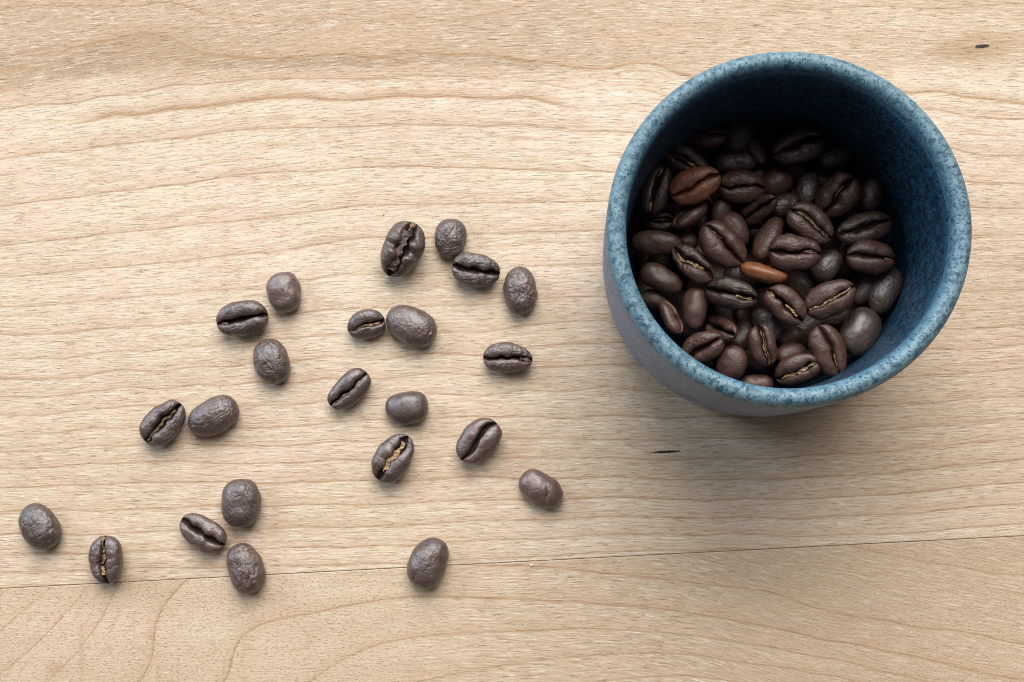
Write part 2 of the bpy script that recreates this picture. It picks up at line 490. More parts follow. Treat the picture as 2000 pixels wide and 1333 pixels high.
def glaze(name, kind):
    m = NT(name)
    tc = m.n('ShaderNodeTexCoord').outputs['Object']
    sc = m.n('ShaderNodeVectorMath', operation='SCALE')
    m.put(sc.inputs[0], tc)
    sc.inputs['Scale'].default_value = 1000.0
    P = sc.outputs[0]
    sep = m.n('ShaderNodeSeparateXYZ')
    m.put(sep.inputs[0], P)
    rad = m.math('SQRT', m.add(m.mul(sep.outputs[0], sep.outputs[0]), m.mul(sep.outputs[1], sep.outputs[1])))
    z = sep.outputs[2]
    ang = m.math('ARCTAN2', sep.outputs[1], sep.outputs[0])
    cloud = m.noise(P, .16, 4.0, .6)
    # specks run down the slope of the wall: stretched along radius/height
    pp = m.comb(m.mul(ang, 56.0), m.mul(rad, 1.2), m.mul(z, 1.1))
    s1 = m.noise(pp, 1.0, 3.0, .6, .9)
    s2 = m.noise(P, 2.6, 2.0, .6)
    inner = m.step(rad, CR - 3.9, CR - 2.2, 1.0, 0.0)
    blot = m.noise(P, .55, 4.0, .65)
    if kind == 'outer':
        base = m.mix(m.step(cloud, .35, .65), (.135, .185, .275), (.190, .235, .325))
        base = m.mix(m.mul(m.step(blot, .48, .62), .6), base, (.085, .125, .215))
        top = m.step(m.add(z, m.mul(m.sub(blot, .5), 3.0)), CZ - 6.5, CZ - 2.4)
        base = m.mix(top, base, (.075, .185, .260))
        thr = .54
        amt = m.step(z, CZ - 26, CZ - 2, .45, .85)
    elif kind == 'rim':
        base = m.mix(m.step(blot, .35, .65), (.108, .198, .245), (.172, .278, .325))
        edge = m.step(m.add(rad, m.mul(m.sub(blot, .5), 1.2)), CR - 1.5, CR - .3)
        base = m.mix(m.mul(m.step(m.noise(P, .75, 4.0, .65), .49, .60), .80), base, (.030, .082, .125))
        base = m.mix(m.mul(inner, .55), base, (.07, .20, .31))
        out = m.step(z, CZ - .9, CZ - 2.2)
        base = m.mix(m.mul(m.mul(m.step(rad, CR - 1.2, CR - .4), out), .95), base, (.075, .185, .260))
        thr = .530
        amt = m.step(rad, CR - 1.2, CR - .2, .85, .35)
    else:
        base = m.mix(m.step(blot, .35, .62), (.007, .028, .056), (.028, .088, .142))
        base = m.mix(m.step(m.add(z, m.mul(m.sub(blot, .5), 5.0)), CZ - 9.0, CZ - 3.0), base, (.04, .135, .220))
        thr = .49
        amt = .95
    spk = m.mul(m.step(s1, thr, thr + .12), amt)
    base = m.mix(spk, base, (.012, .045, .085) if kind != 'inner' else (.002, .008, .020))
    sp2 = m.mul(m.step(m.noise(P, 2.6, 2.0, .5), .64, .70), m.mul(amt, .7))
    base = m.mix(sp2, base, (.014, .04, .07))
    m.set('Base Color', base)
    m.set('Roughness', m.add(dict(outer=.5, rim=.46, inner=.34)[kind], m.mul(spk, .2)))
    m.set('Specular IOR Level', .45)
    h = m.sub(m.mul(cloud, .8), m.mul(spk, .25))
    m.set('Normal', m.bump(m.add(h, m.mul(m.noise(P, .9, 2.0), .4)), .00022, .6))
    return m.m


def spline(pts, n):
    """Catmull-Rom through pts"""
    p = np.array(pts, float)
    p = np.vstack([2 * p[0] - p[1], p, 2 * p[-1] - p[-2]])
    out = []
    for i in range(1, len(p) - 2):
        for t in np.linspace(0, 1, n, endpoint=False):
            a, b, c, d = p[i - 1:i + 3]
            out.append(.5 * (2 * b + (c - a) * t + (2 * a - 5 * b + 4 * c - d) * t * t + (3 * b - a - 3 * c + d) * t ** 3))
    out.append(p[-2])
    return np.array(out)


def lathe(name, prof, mat, parent, nseg=192):
    t = np.linspace(0, 2 * np.pi, nseg, endpoint=False)
    r, z = prof[:, 0], prof[:, 1]
    wob = 1 + .0022 * np.sin(2 * t + .6) + .0014 * np.sin(3 * t + 2.0)
    V = np.stack([r[:, None] * np.cos(t) * wob, r[:, None] * np.sin(t) * wob, np.broadcast_to(z[:, None], (len(r), nseg))], -1).reshape(-1, 3)
    return mesh_obj(name, V, grid_faces(len(r), nseg, True)[:, ::-1], mat, parent)


cup = thing('cup', 'blue speckled stoneware cup with rounded rim, half full of coffee beans', 'cup', (CX, CY, 0))
RB = CR - .45
outer = spline([(.05, 1.2), (12, 1.2), (24.0, 1.2), (25.2, .1), (27.2, .1), (29.2, 1.2), (30.9, 3.6), (RB, 8), (CR - .1, 22), (CR, 36), (CR, CZ - 3.2)], 8)
a_ = np.linspace(0, np.pi, 21)
rimp = np.stack([CR - 1.75 + 1.75 * np.cos(a_), CZ - 2.0 + 2.0 * np.sin(a_)], 1)
rimp = np.vstack([[(CR, CZ - 3.2)], [(CR, CZ - 2.5)], rimp, [(CR - 3.52, CZ - 2.6)], [(CR - 3.56, CZ - 3.4)]])
inner = spline([(CR - 3.56, CZ - 3.4), (CR - 3.75, CZ - 9), (CR - 4.4, 28), (CR - 4.9, 14), (CR - 6.8, 7.5), (CR - 11, 5.2), (10, 4.8), (.05, 4.8)], 8)
lathe('outer_wall', outer, glaze('lavender_glaze', 'outer'), cup)
lathe('rim', rimp, glaze('rim_glaze', 'rim'), cup)
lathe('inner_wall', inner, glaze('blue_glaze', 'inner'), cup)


# ---------------------------------------------------------------- coffee beans
def bean_material():
    m = NT('roasted_bean')
    roast = m.attr('roast', 'OBJECT').outputs['Fac']
    grey = m.attr('bloom_and_light', 'OBJECT').outputs['Fac']
    cre = m.attr('crease').outputs['Fac']
    wr = m.attr('wrinkle').outputs['Fac']
    tc = m.n('ShaderNodeTexCoord').outputs['Object']
    sc = m.n('ShaderNodeVectorMath', operation='SCALE')
    m.put(sc.inputs[0], tc)
    sc.inputs['Scale'].default_value = 1000.0
    rnd = m.n('ShaderNodeObjectInfo').outputs['Random']
    av = m.n('ShaderNodeVectorMath', operation='ADD')
    m.put(av.inputs[0], sc.outputs[0])
    m.put(av.inputs[1], m.comb(m.mul(rnd, 91.0), m.mul(rnd, 57.0), m.mul(rnd, 33.0)))
    P = av.outputs[0]
    ramp = m.n('ShaderNodeValToRGB')
    m.put(ramp.inputs[0], roast)
    e = ramp.color_ramp.elements
    e[0].position, e[0].color = 0.0, (.040, .0185, .0120, 1)  # lowest stop kept dark so heap beans carry the cup's shade
    e[1].position, e[1].color = 1.0, (.300, .105, .040, 1)
    for p_, c_ in ((.25, (.100, .045, .031, 1)), (.5, (.110, .048, .030, 1)), (.75, (.185, .070, .036, 1))):
        q = e.new(p_)
        q.color = c_
    blot = m.noise(P, .55, 4.0, .65)
    col = m.mix(m.step(blot, .35, .68), ramp.outputs[0], m.mix(.5, ramp.outputs[0], (.019, .0095, .0070)))
    fine = m.noise(P, 3.2, 3.0, .6)
    col = m.mix(m.mul(m.step(fine, .52, .72), .22), col, (.120, .070, .054))
    col = m.mix(m.mul(grey, m.step(blot, .45, .6, .5, .15)), col, (.140, .090, .078))  # greyish bloom, also the lighter look of beans outside the cup
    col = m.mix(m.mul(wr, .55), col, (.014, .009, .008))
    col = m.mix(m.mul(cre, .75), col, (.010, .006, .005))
    m.set('Base Color', col)
    m.set('Roughness', m.step(m.add(m.mul(fine, .5), m.mul(blot, .5)), .35, .65, .42, .54))
    m.set('Specular IOR Level', m.mul(m.step(grey, .0, .45, .55, 1.0), m.step(cre, .1, .8, 1.0, .1)))
    lit_sheen = m.step(grey, .0, .45, .28, 1.0)  # coat cut on heap beans, cup shade put into their sheen
    m.set('Coat Weight', m.mul(lit_sheen, m.mul(m.step(cre, .1, .6, .65, .0), m.step(blot, .35, .6, .5, 1.0))))
    m.set('Coat Roughness', .38)
    wrk = m.attr('wr', 'OBJECT').outputs['Fac']
    wp = m.n('ShaderNodeVectorMath', operation='MULTIPLY')
    m.put(wp.inputs[0], P)
    wp.inputs[1].default_value = (.8, 1.15, 1.0)
    h = m.mul(fine, m.add(m.mul(wrk, .06), .03))
    for sc_, am_, ex_ in ((.42, 1.35, .6), (.95, .50, .75)):
        nn = m.n('ShaderNodeTexNoise')
        m.put(nn.inputs['Vector'], wp.outputs[0])
        nn.inputs['Scale'].default_value, nn.inputs['Detail'].default_value = sc_, 1.0
        nn.inputs['Distortion'].default_value = 1.1
        fo = m.math('POWER', m.math('ABSOLUTE', m.mul(m.sub(nn.outputs['Fac'], .5), 3.0)), ex_)
        h = m.add(h, m.mul(m.mul(m.math('MINIMUM', fo, .9), am_), m.add(wrk, .06)))
    m.set('Normal', m.bump(h, .00016, 1.0))
    return m.m


def skin_material():
    m = NT('silverskin')
    tc = m.n('ShaderNodeTexCoord').outputs['Object']
    tone = m.attr('tone', 'OBJECT').outputs['Fac']
    n1 = m.noise(tc, 1400.0, 4.0, .7)
    n2 = m.noise(tc, 4200.0, 2.0, .6)
    pale = m.mix(m.step(n1, .38, .62), (.52, .36, .17), (.20, .115, .05))
    brown = m.mix(m.step(n1, .38, .62), (.13, .075, .052), (.045, .026, .020))
    col = m.mix(tone, brown, pale)
    col = m.mix(m.mul(m.step(n2, .55, .68), .6), col, (.03, .017, .011))
    m.set('Base Color', col)
    m.set('Roughness', .55)
    m.set('Normal', m.bump(n1, .00025, .9))
    return m.m


BEAN, SKIN = bean_material(), skin_material()


def bean_shape(p):
    rng = np.random.default_rng(p['seed'])
    a, b = p['L'] / 2, p['W'] / 2
    c2, c1 = p.get('c2', .46) * b, p.get('c1', .80) * b
    q, egg = p.get('q', rng.uniform(2.05, 2.45)), p.get('egg', rng.uniform(-.13, .13))
    sA, sOff, ph = p.get('S', rng.uniform(-.10, .10)), p.get('off', 0.0), rng.uniform(-.4, .4)
    w0, d0 = p.get('cw', .42) * 1.12, p.get('cd', 1.0)
    so = rng.uniform(0, 30, 3)

    def s_of(x):
        return np.clip(1 - np.abs(x / a) ** q, 1e-6, 1) ** (1 / q) * (1 + egg * x / a)

    def yc(x):
        wig = vnoise(np.stack([x * .75 + so[0], 0 * x + 3.3, 0 * x + so[1]], -1)) * .38
        return b * (sA * np.sin(np.pi * x / a * .95 + ph) + sOff * s_of(x)) + wig * s_of(x)

    def gap(x):
        n = vnoise(np.stack([x * .6 + so[2], 0 * x + 9.1, 0 * x + so[1]], -1))
        return w0 * (.5 + .5 * s_of(x)) * (1 + .75 * n)
    k1, k2 = rng.uniform(-.06, .06), rng.uniform(-.04, .04)

    def bend(x):
        return b * s_of(x) * (k1 * (1 - 2 * (x / a) ** 2) + k2 * np.sin(2.2 * x / a))
    return dict(bend=bend, a=a, b=b, c1=c1, c2=c2, s=s_of, yc=yc, gap=gap, d0=d0, so=so, rng=rng)


def bean_geometry(p, nt, nth):
    B = bean_shape(p)
    a, b, c1, c2, so, rng = B['a'], B['b'], B['c1'], B['c2'], B['so'], B['rng']
    t = np.linspace(-1, 1, nt + 2)[1:-1]
    x = a * np.sin(np.pi / 2 * t)
    f = np.linspace(-np.pi, np.pi, nth, endpoint=False)
    th = f - .72 * np.sin(f)
    X, T = np.meshgrid(x, th, indexing='ij')
    s = B['s'](X)
    sn, cs = np.sin(T), np.cos(T)
    upv = cs > 0
    pw = np.where(upv, 2.35, 2.05)
    cc = np.where(upv, c2, c1)
    r = (np.abs(sn / b) ** pw + np.abs(cs / cc) ** pw) ** (-1 / pw) * s
    Y, Z = r * sn, r * cs
    yn = np.clip(np.abs(Y) / (b * s + 1e-6), 0, 1)
    # two lobes on the flat side
    Z = Z + np.where(upv, 1, 0) * .16 * c2 * s * np.sin(np.pi * yn ** .8) * np.clip(cs * 3, 0, 1)
    # crease
    dy = Y - B['yc'](X)
    g = B['gap'](X)
    cr = np.exp(-(np.abs(dy) / g) ** 2.4) * np.clip(cs * 2.2, 0, 1)
    shoulder = np.exp(-(dy / (g * 2.4)) ** 2) * np.clip(cs * 2.2, 0, 1)
    dep = B['d0'] * np.clip(s, .05, 1) ** .55
    # fold lines fanning out at the ends and across the lobes
    w = p.get('wr', .5)
    P = np.stack([X, Y, Z], -1)
    n1 = vnoise(P * .55 + so)
    n2 = vnoise(P * [.62, 1.0, 1.0] * .95 + so * 2)
    n3 = vnoise(P * 1.9 + so * 3)
    warp = np.stack([vnoise(P * .5 + so + 7), vnoise(P * .5 + so + 13), vnoise(P * .5 + so + 19)], -1) * 1.1
    n4 = vnoise((P + warp) * [1.15, .75, .75] + so * 4)
    rid = np.clip(1 - np.abs(n2) * 5.0, 0, 1) ** 1.5
    rid2 = np.clip(1 - np.abs(n4) * 6.5, 0, 1) ** 1.4
    rib = np.clip(1 - np.abs(np.sin(X * (1.0 + .25 * rng.random()) + 3.0 * vnoise(P * .3 + so * 5))) * 4.0, 0, 1) * np.where(upv, 1, 0) * np.clip(yn * 2.2 - .3, 0, 1)
    disp = .17 * n1 * s + .03 * w * n3 - w * (.07 * rid * np.clip(s, .2, 1) + .09 * rid2) - .13 * p.get('rib', .5) * rib
    for (cx_, cy_, ca_, cl_, cd_) in p.get('cracks', []):
        ux = (X / a - cx_) * a * math.cos(ca_) + (Y / b - cy_) * b * math.sin(ca_)
        vx = -(X / a - cx_) * a * math.sin(ca_) + (Y / b - cy_) * b * math.cos(ca_) + .25 * vnoise(P * .9 + so)
        disp = disp - cd_ * np.exp(-(vx / .17) ** 2) * np.clip(1.2 - np.abs(ux) / cl_, 0, 1) * np.where(upv, 0, 1)
    L_ = np.sqrt(Y * Y + Z * Z) + 1e-6
    nx = X / a * .8
    ln = np.sqrt(1 + nx * nx)
    X2 = X + disp * nx / ln
    Y2 = Y + disp * Y / L_ / ln
    Z2 = Z + disp * Z / L_ / ln - dep * (.86 * cr + .22 * shoulder)
    # the lobes roll over the crease
    pinch = p.get('pinch', .25) * np.sign(dy) * np.exp(-((np.abs(dy) - g * 1.2) / (g * .7)) ** 2) * np.clip(cs * 2, 0, 1) * g
    Y2 = Y2 - pinch
    # fill a little at the very end so that poles stay sane
    Y2 = Y2 + B['bend'](X)
    V = np.stack([X2, Y2, Z2], -1).reshape(-1, 3)
    tipz = .02 * c2
    tips = np.array([[-a * 1.0, 0, tipz - .25 * B['d0']], [a * 1.0, 0, tipz - .25 * B['d0']]])
    n = len(V)
    V = np.vstack([V, tips])
    F = grid_faces(nt, nth, True).tolist()
    for j in range(nth):
        k = (j + 1) % nth
        F.append([n, k, j])
        F.append([n + 1, (nt - 1) * nth + j, (nt - 1) * nth + k])
    crease = np.append(np.clip(cr * 1.1, 0, 1).reshape(-1), [.5, .5])
    wrk = np.append(np.clip((rid * .6 + rid2 * .7) * w + rib * .4 * p.get('rib', .5), 0, 1).reshape(-1), [0, 0])
    return V, F, dict(crease=crease, wrinkle=wrk), B


def skin_geometry(B, p, t0, t1, width, off, lift, seed):
    """a crinkled papery strip lying in the crease"""
    rng = np.random.default_rng(seed)
    n, mv = 44, 9
    x = np.linspace(t0, t1, n) * B['a']
    k = np.linspace(-1, 1, mv)
    X, Kk = np.meshgrid(x, k, indexing='ij')
    so = rng.uniform(0, 30, 3)
    wn = width * (.55 + .45 * np.sin(np.pi * np.linspace(.06, .94, n))) * (1 + .7 * vnoise(np.stack([x * 1.6 + so[0], 0 * x, 0 * x + so[1]], -1)))
    Y = B['yc'](X) + off + Kk * wn[:, None] * .5
    s = B['s'](X)
    yn = np.clip(np.abs(Y) / (B['b'] * s + 1e-6), 0, .98)
    top = B['c2'] * s * (1 - yn ** 2.35) ** (1 / 2.35)
    P = np.stack([X * 2.0, Y * 3.2, 0 * X], -1) + so
    Z = top - B['d0'] * np.clip(s, .05, 1) ** .55 * (1 - lift) + .22 * vnoise(P) + .12 * vnoise(P * 2.3)
    up = np.stack([X, Y + B['bend'](X), Z], -1).reshape(-1, 3)
    dn = up - [0, 0, .07]
    F = grid_faces(n, mv)[:, ::-1].tolist() + grid_faces(n, mv, base=len(up)).tolist()
    m_ = n * mv
    edge = [i * mv for i in range(n)] + [(n - 1) * mv + j for j in range(1, mv)] + [i * mv + mv - 1 for i in range(n - 2, -1, -1)] + list(range(mv - 2, 0, -1))
    for i in range(len(edge)):
        j = (i + 1) % len(edge)
        F.append([edge[i], edge[j], m_ + edge[j], m_ + edge[i]])
    return np.vstack([up, dn]), F


def rot(h, rise, lean, back):
    Rz = Matrix.Rotation(h, 3, 'Z')
    Ry = Matrix.Rotation(-math.radians(rise), 3, 'Y')
    Rx = Matrix.Rotation(-math.radians(lean) + (math.pi if back else 0), 3, 'X')
    return np.array(Rz @ Ry @ Rx)


def place_bean(px, py, lpx, wpx, ang, face, label, group, z=None, lean=0, rise=0, roast=.12, bloom_and_light=.25, res=(90, 130), skins=(), seed=0, on=0.0, name='coffee_bean', **sh):
    zm = 2.2 if z is None else z
    a = math.radians(ang)
    ux, uy = math.cos(a), -math.sin(a)
    A, Bp = at(px - ux * lpx / 2, py - uy * lpx / 2, zm), at(px + ux * lpx / 2, py + uy * lpx / 2, zm)
    c_, d_ = at(px - uy * wpx / 2, py + ux * wpx / 2, zm), at(px + uy * wpx / 2, py - ux * wpx / 2, zm)
    L, W = np.linalg.norm(Bp - A), np.linalg.norm(c_ - d_)
    h = math.atan2(Bp[1] - A[1], Bp[0] - A[0])
    p = dict(L=L / max(.35, math.cos(math.radians(rise))) if 'L' not in sh else sh['L'], W=W, seed=seed * 7 + 5)
    if 'L' in sh:
        sh = {k: v for k, v in sh.items() if k != 'L'}
    p.update(sh)
    V, F, A_, B = bean_geometry(p, *res)
    R = rot(h, rise, lean, face == 'B')
    Vr = V @ R.T
    mid = (Vr.max(0) + Vr.min(0)) / 2
    ctr = at(px, py, zm)
    loc = ctr - mid
    if z is None:
        loc[2] = -Vr[:, 2].min() - .06 + on
        # keep the silhouette where the photograph has it
        top = loc[2] + mid[2]
        ctr = at(px, py, top)
        loc[:2] = ctr[:2] - mid[:2]
    o = thing_mesh(name, V, F, A_, label, group)
    o.matrix_world = Matrix.Translation(Vector(loc * K)) @ Matrix(R.tolist()).to_4x4()
    o['roast'], o['bloom_and_light'], o['wr'] = float(roast), float(bloom_and_light), float(p.get('wr', .5))
    for i, (t0, t1, w_, of_, lift, tone) in enumerate(skins):
        Vs, Fs = skin_geometry(B, p, t0, t1, w_, of_, lift, seed * 31 + i)
        s_ = mesh_obj('silverskin', Vs, Fs, SKIN, o)
        s_['tone'] = float(tone)
    return o


def thing_mesh(name, V, F, A_, label, group):
    o = mesh_obj(name, V, F, BEAN, None, A_)
    o['label'], o['category'] = label, 'coffee bean'
    if group:
        o['group'] = group
    return o


G1 = 'loose coffee beans scattered on the table'
LOOSE = [
    # x, y, length, width, angle, face/back, label, options
    (787, 487, 114, 78, 63, 'F', 'largest loose bean, its gaping crease torn open at the upper end', dict(cw=1.3, cd=2.4, lean=-4, S=.04, off=-.06, wr=.55, rib=.8, c2=.72, skins=[(-.80, .62, 1.9, .62, .66, .0), (-.82, -.35, .5, -.15, .45, .22), (.62, 1.0, 1.0, .1, .92, .42), (.5, .95, .4, -.45, 1.0, .0)])),
    (880, 466, 78, 63, 85, 'B', 'small rounded wrinkled bean, back up, right beside the largest gaping bean', dict(wr=1.0, q=2.3)),
    (930, 528, 94, 66, -11, 'F', 'bean with rough pitted lobes and long level crease, between two back-up beans', dict(cw=.58, cd=1.5, lean=-12, wr=1.0, S=.02, rib=1.0)),
    (1016, 567, 94, 66, 91, 'B', 'upright oval wrinkled bean, back up, the loose bean closest to the cup', dict(wr=1.0, egg=-.05)),
    (553, 571, 80, 66, 102, 'B', 'smooth greyish bean, back up, just above a crease-up bean', dict(wr=.4, bloom_and_light=.5)),
    (474, 622, 101, 68, 9, 'F', 'shiny bean with a wide dark wavy crease, below left of the smooth greyish bean', dict(cw=.62, cd=1.5, lean=-12, S=.10, wr=.5, rib=.8, skins=[(-.95, -.5, .5, -.3, .6, .25)])),
    (530, 706, 90, 71, 114, 'B', 'back-up bean with crinkled skin, below the shiny wavy-creased bean', dict(wr=.9, bloom_and_light=.35)),
    (716, 634, 75, 58, 17, 'F', 'smallest crease-up bean, pale papery crease, touching a big back-up bean', dict(cw=.48, cd=1.2, lean=-22, wr=.5, rib=.6, skins=[(-.85, .75, .55, -.1, .62, .8)])),
    (803, 637, 104, 74, -27, 'B', 'big smooth-edged bean, back up, touching the smallest crease-up bean', dict(wr=.6, bloom_and_light=.4, cracks=[(.8, -.1, 1.2, 1.6, .35)])),
    (992, 699, 97, 59, -4, 'F', 'ribbed reddish-brown bean with a ragged crease, alone below the bean closest to the cup', dict(cw=.55, cd=1.4, lean=-8, wr=.8, rib=1.4, roast=.2, skins=[(.5, .9, .8, 0, .7, .25)])),
    (683, 760, 96, 57, 42, 'F', 'slim glossy bean with a thin pale line along its crease', dict(cw=.42, cd=1.4, lean=-12, wr=.25, rib=.7, skins=[(-.93, .85, .30, -.25, .75, .75)])),
    (794, 797, 84, 65, 3, 'B', 'smooth bluish-black bean, back up, above the bean with the pale tan crease', dict(wr=.15, bloom_and_light=.15, roast=.0, q=2.5)),
    (936, 862, 100, 70, 45, 'F', 'brown bean with a strongly S-shaped dark crease', dict(cw=.50, cd=1.5, S=.16, wr=.35, rib=.5, roast=.2)),
    (768, 896, 103, 70, 56, 'F', 'black bean with a crease stuffed with pale tan chaff', dict(cw=.85, cd=1.6, lean=-3, wr=.35, rib=.8, roast=.0, skins=[(-.62, .72, 1.0, .05, .62, 1.0)])),
    (1056, 955, 92, 64, -37, 'B', 'reddish-brown bean, back up, with a short crack, rightmost of the loose beans', dict(wr=.25, roast=.38, bloom_and_light=.2, cracks=[(.35, 0, .9, 1.7, .45)])),
    (319, 827, 101, 67, 47, 'F', 'bean with a wide open crease, touching a back-up bean on its right', dict(cw=.80, cd=1.7, lean=-6, wr=.6, rib=.3, bloom_and_light=.4, skins=[(-.9, .7, .55, .0, .45, .35)])),
    (416, 812, 104, 70, 25, 'B', 'long bean, back up, touching the wide open crease-up bean on its left', dict(wr=.75, bloom_and_light=.4)),
    (470, 983, 95, 76, 92, 'B', 'upright plump bean, back up, with fold lines, topmost of the cluster of three', dict(wr=.7, q=2.5, bloom_and_light=.3)),
    (398, 1042, 98, 64, -30, 'F', 'bean with a clean slit-like crease, left one in the cluster of three', dict(cw=.48, cd=1.5, wr=.35, rib=.5, S=-.04)),
    (480, 1111, 101, 70, 107, 'B', 'crinkled bean, back up, lying across the seam, bottom of the cluster of three', dict(wr=1.0, bloom_and_light=.35, cracks=[(-.35, .2, .5, 1.8, .45)])),
    (77, 1029, 95, 74, 122, 'B', 'wrinkled blue-grey bean, back up, leftmost of the loose beans', dict(wr=.9, roast=.02, bloom_and_light=.35)),
    (207, 1093, 94, 68, 93, 'F', 'upright bean whose crease holds brown flakes and one white chip, standing at the seam', dict(cw=.85, cd=1.8, lean=14, wr=.5, rib=1.4, skins=[(-.15, .55, .7, .0, .5, .2), (.5, .96, .7, .1, .72, .45), (-.62, -.26, .9, -.1, .7, 1.0)])),
    (835, 1101, 103, 74, 66, 'B', 'plump mottled bean, back up, alone across the seam', dict(wr=.45, bloom_and_light=.3, cracks=[(-.75, -.35, 0, .5, .5)])),
]
for i, (x, y, l, w, an, fc, lb, op) in enumerate(LOOSE):
    op = dict(op)
    op.setdefault('roast', [.02, .14, .08, .2, .05][(i * 7) % 5])
    place_bean(x, y, l, w, an, fc, lb, G1, seed=i + 1, **{**op, 'bloom_and_light': op.get('bloom_and_light', .25) + .48})  # extra lightening in the colour, loose beans lie outside the cup's shade

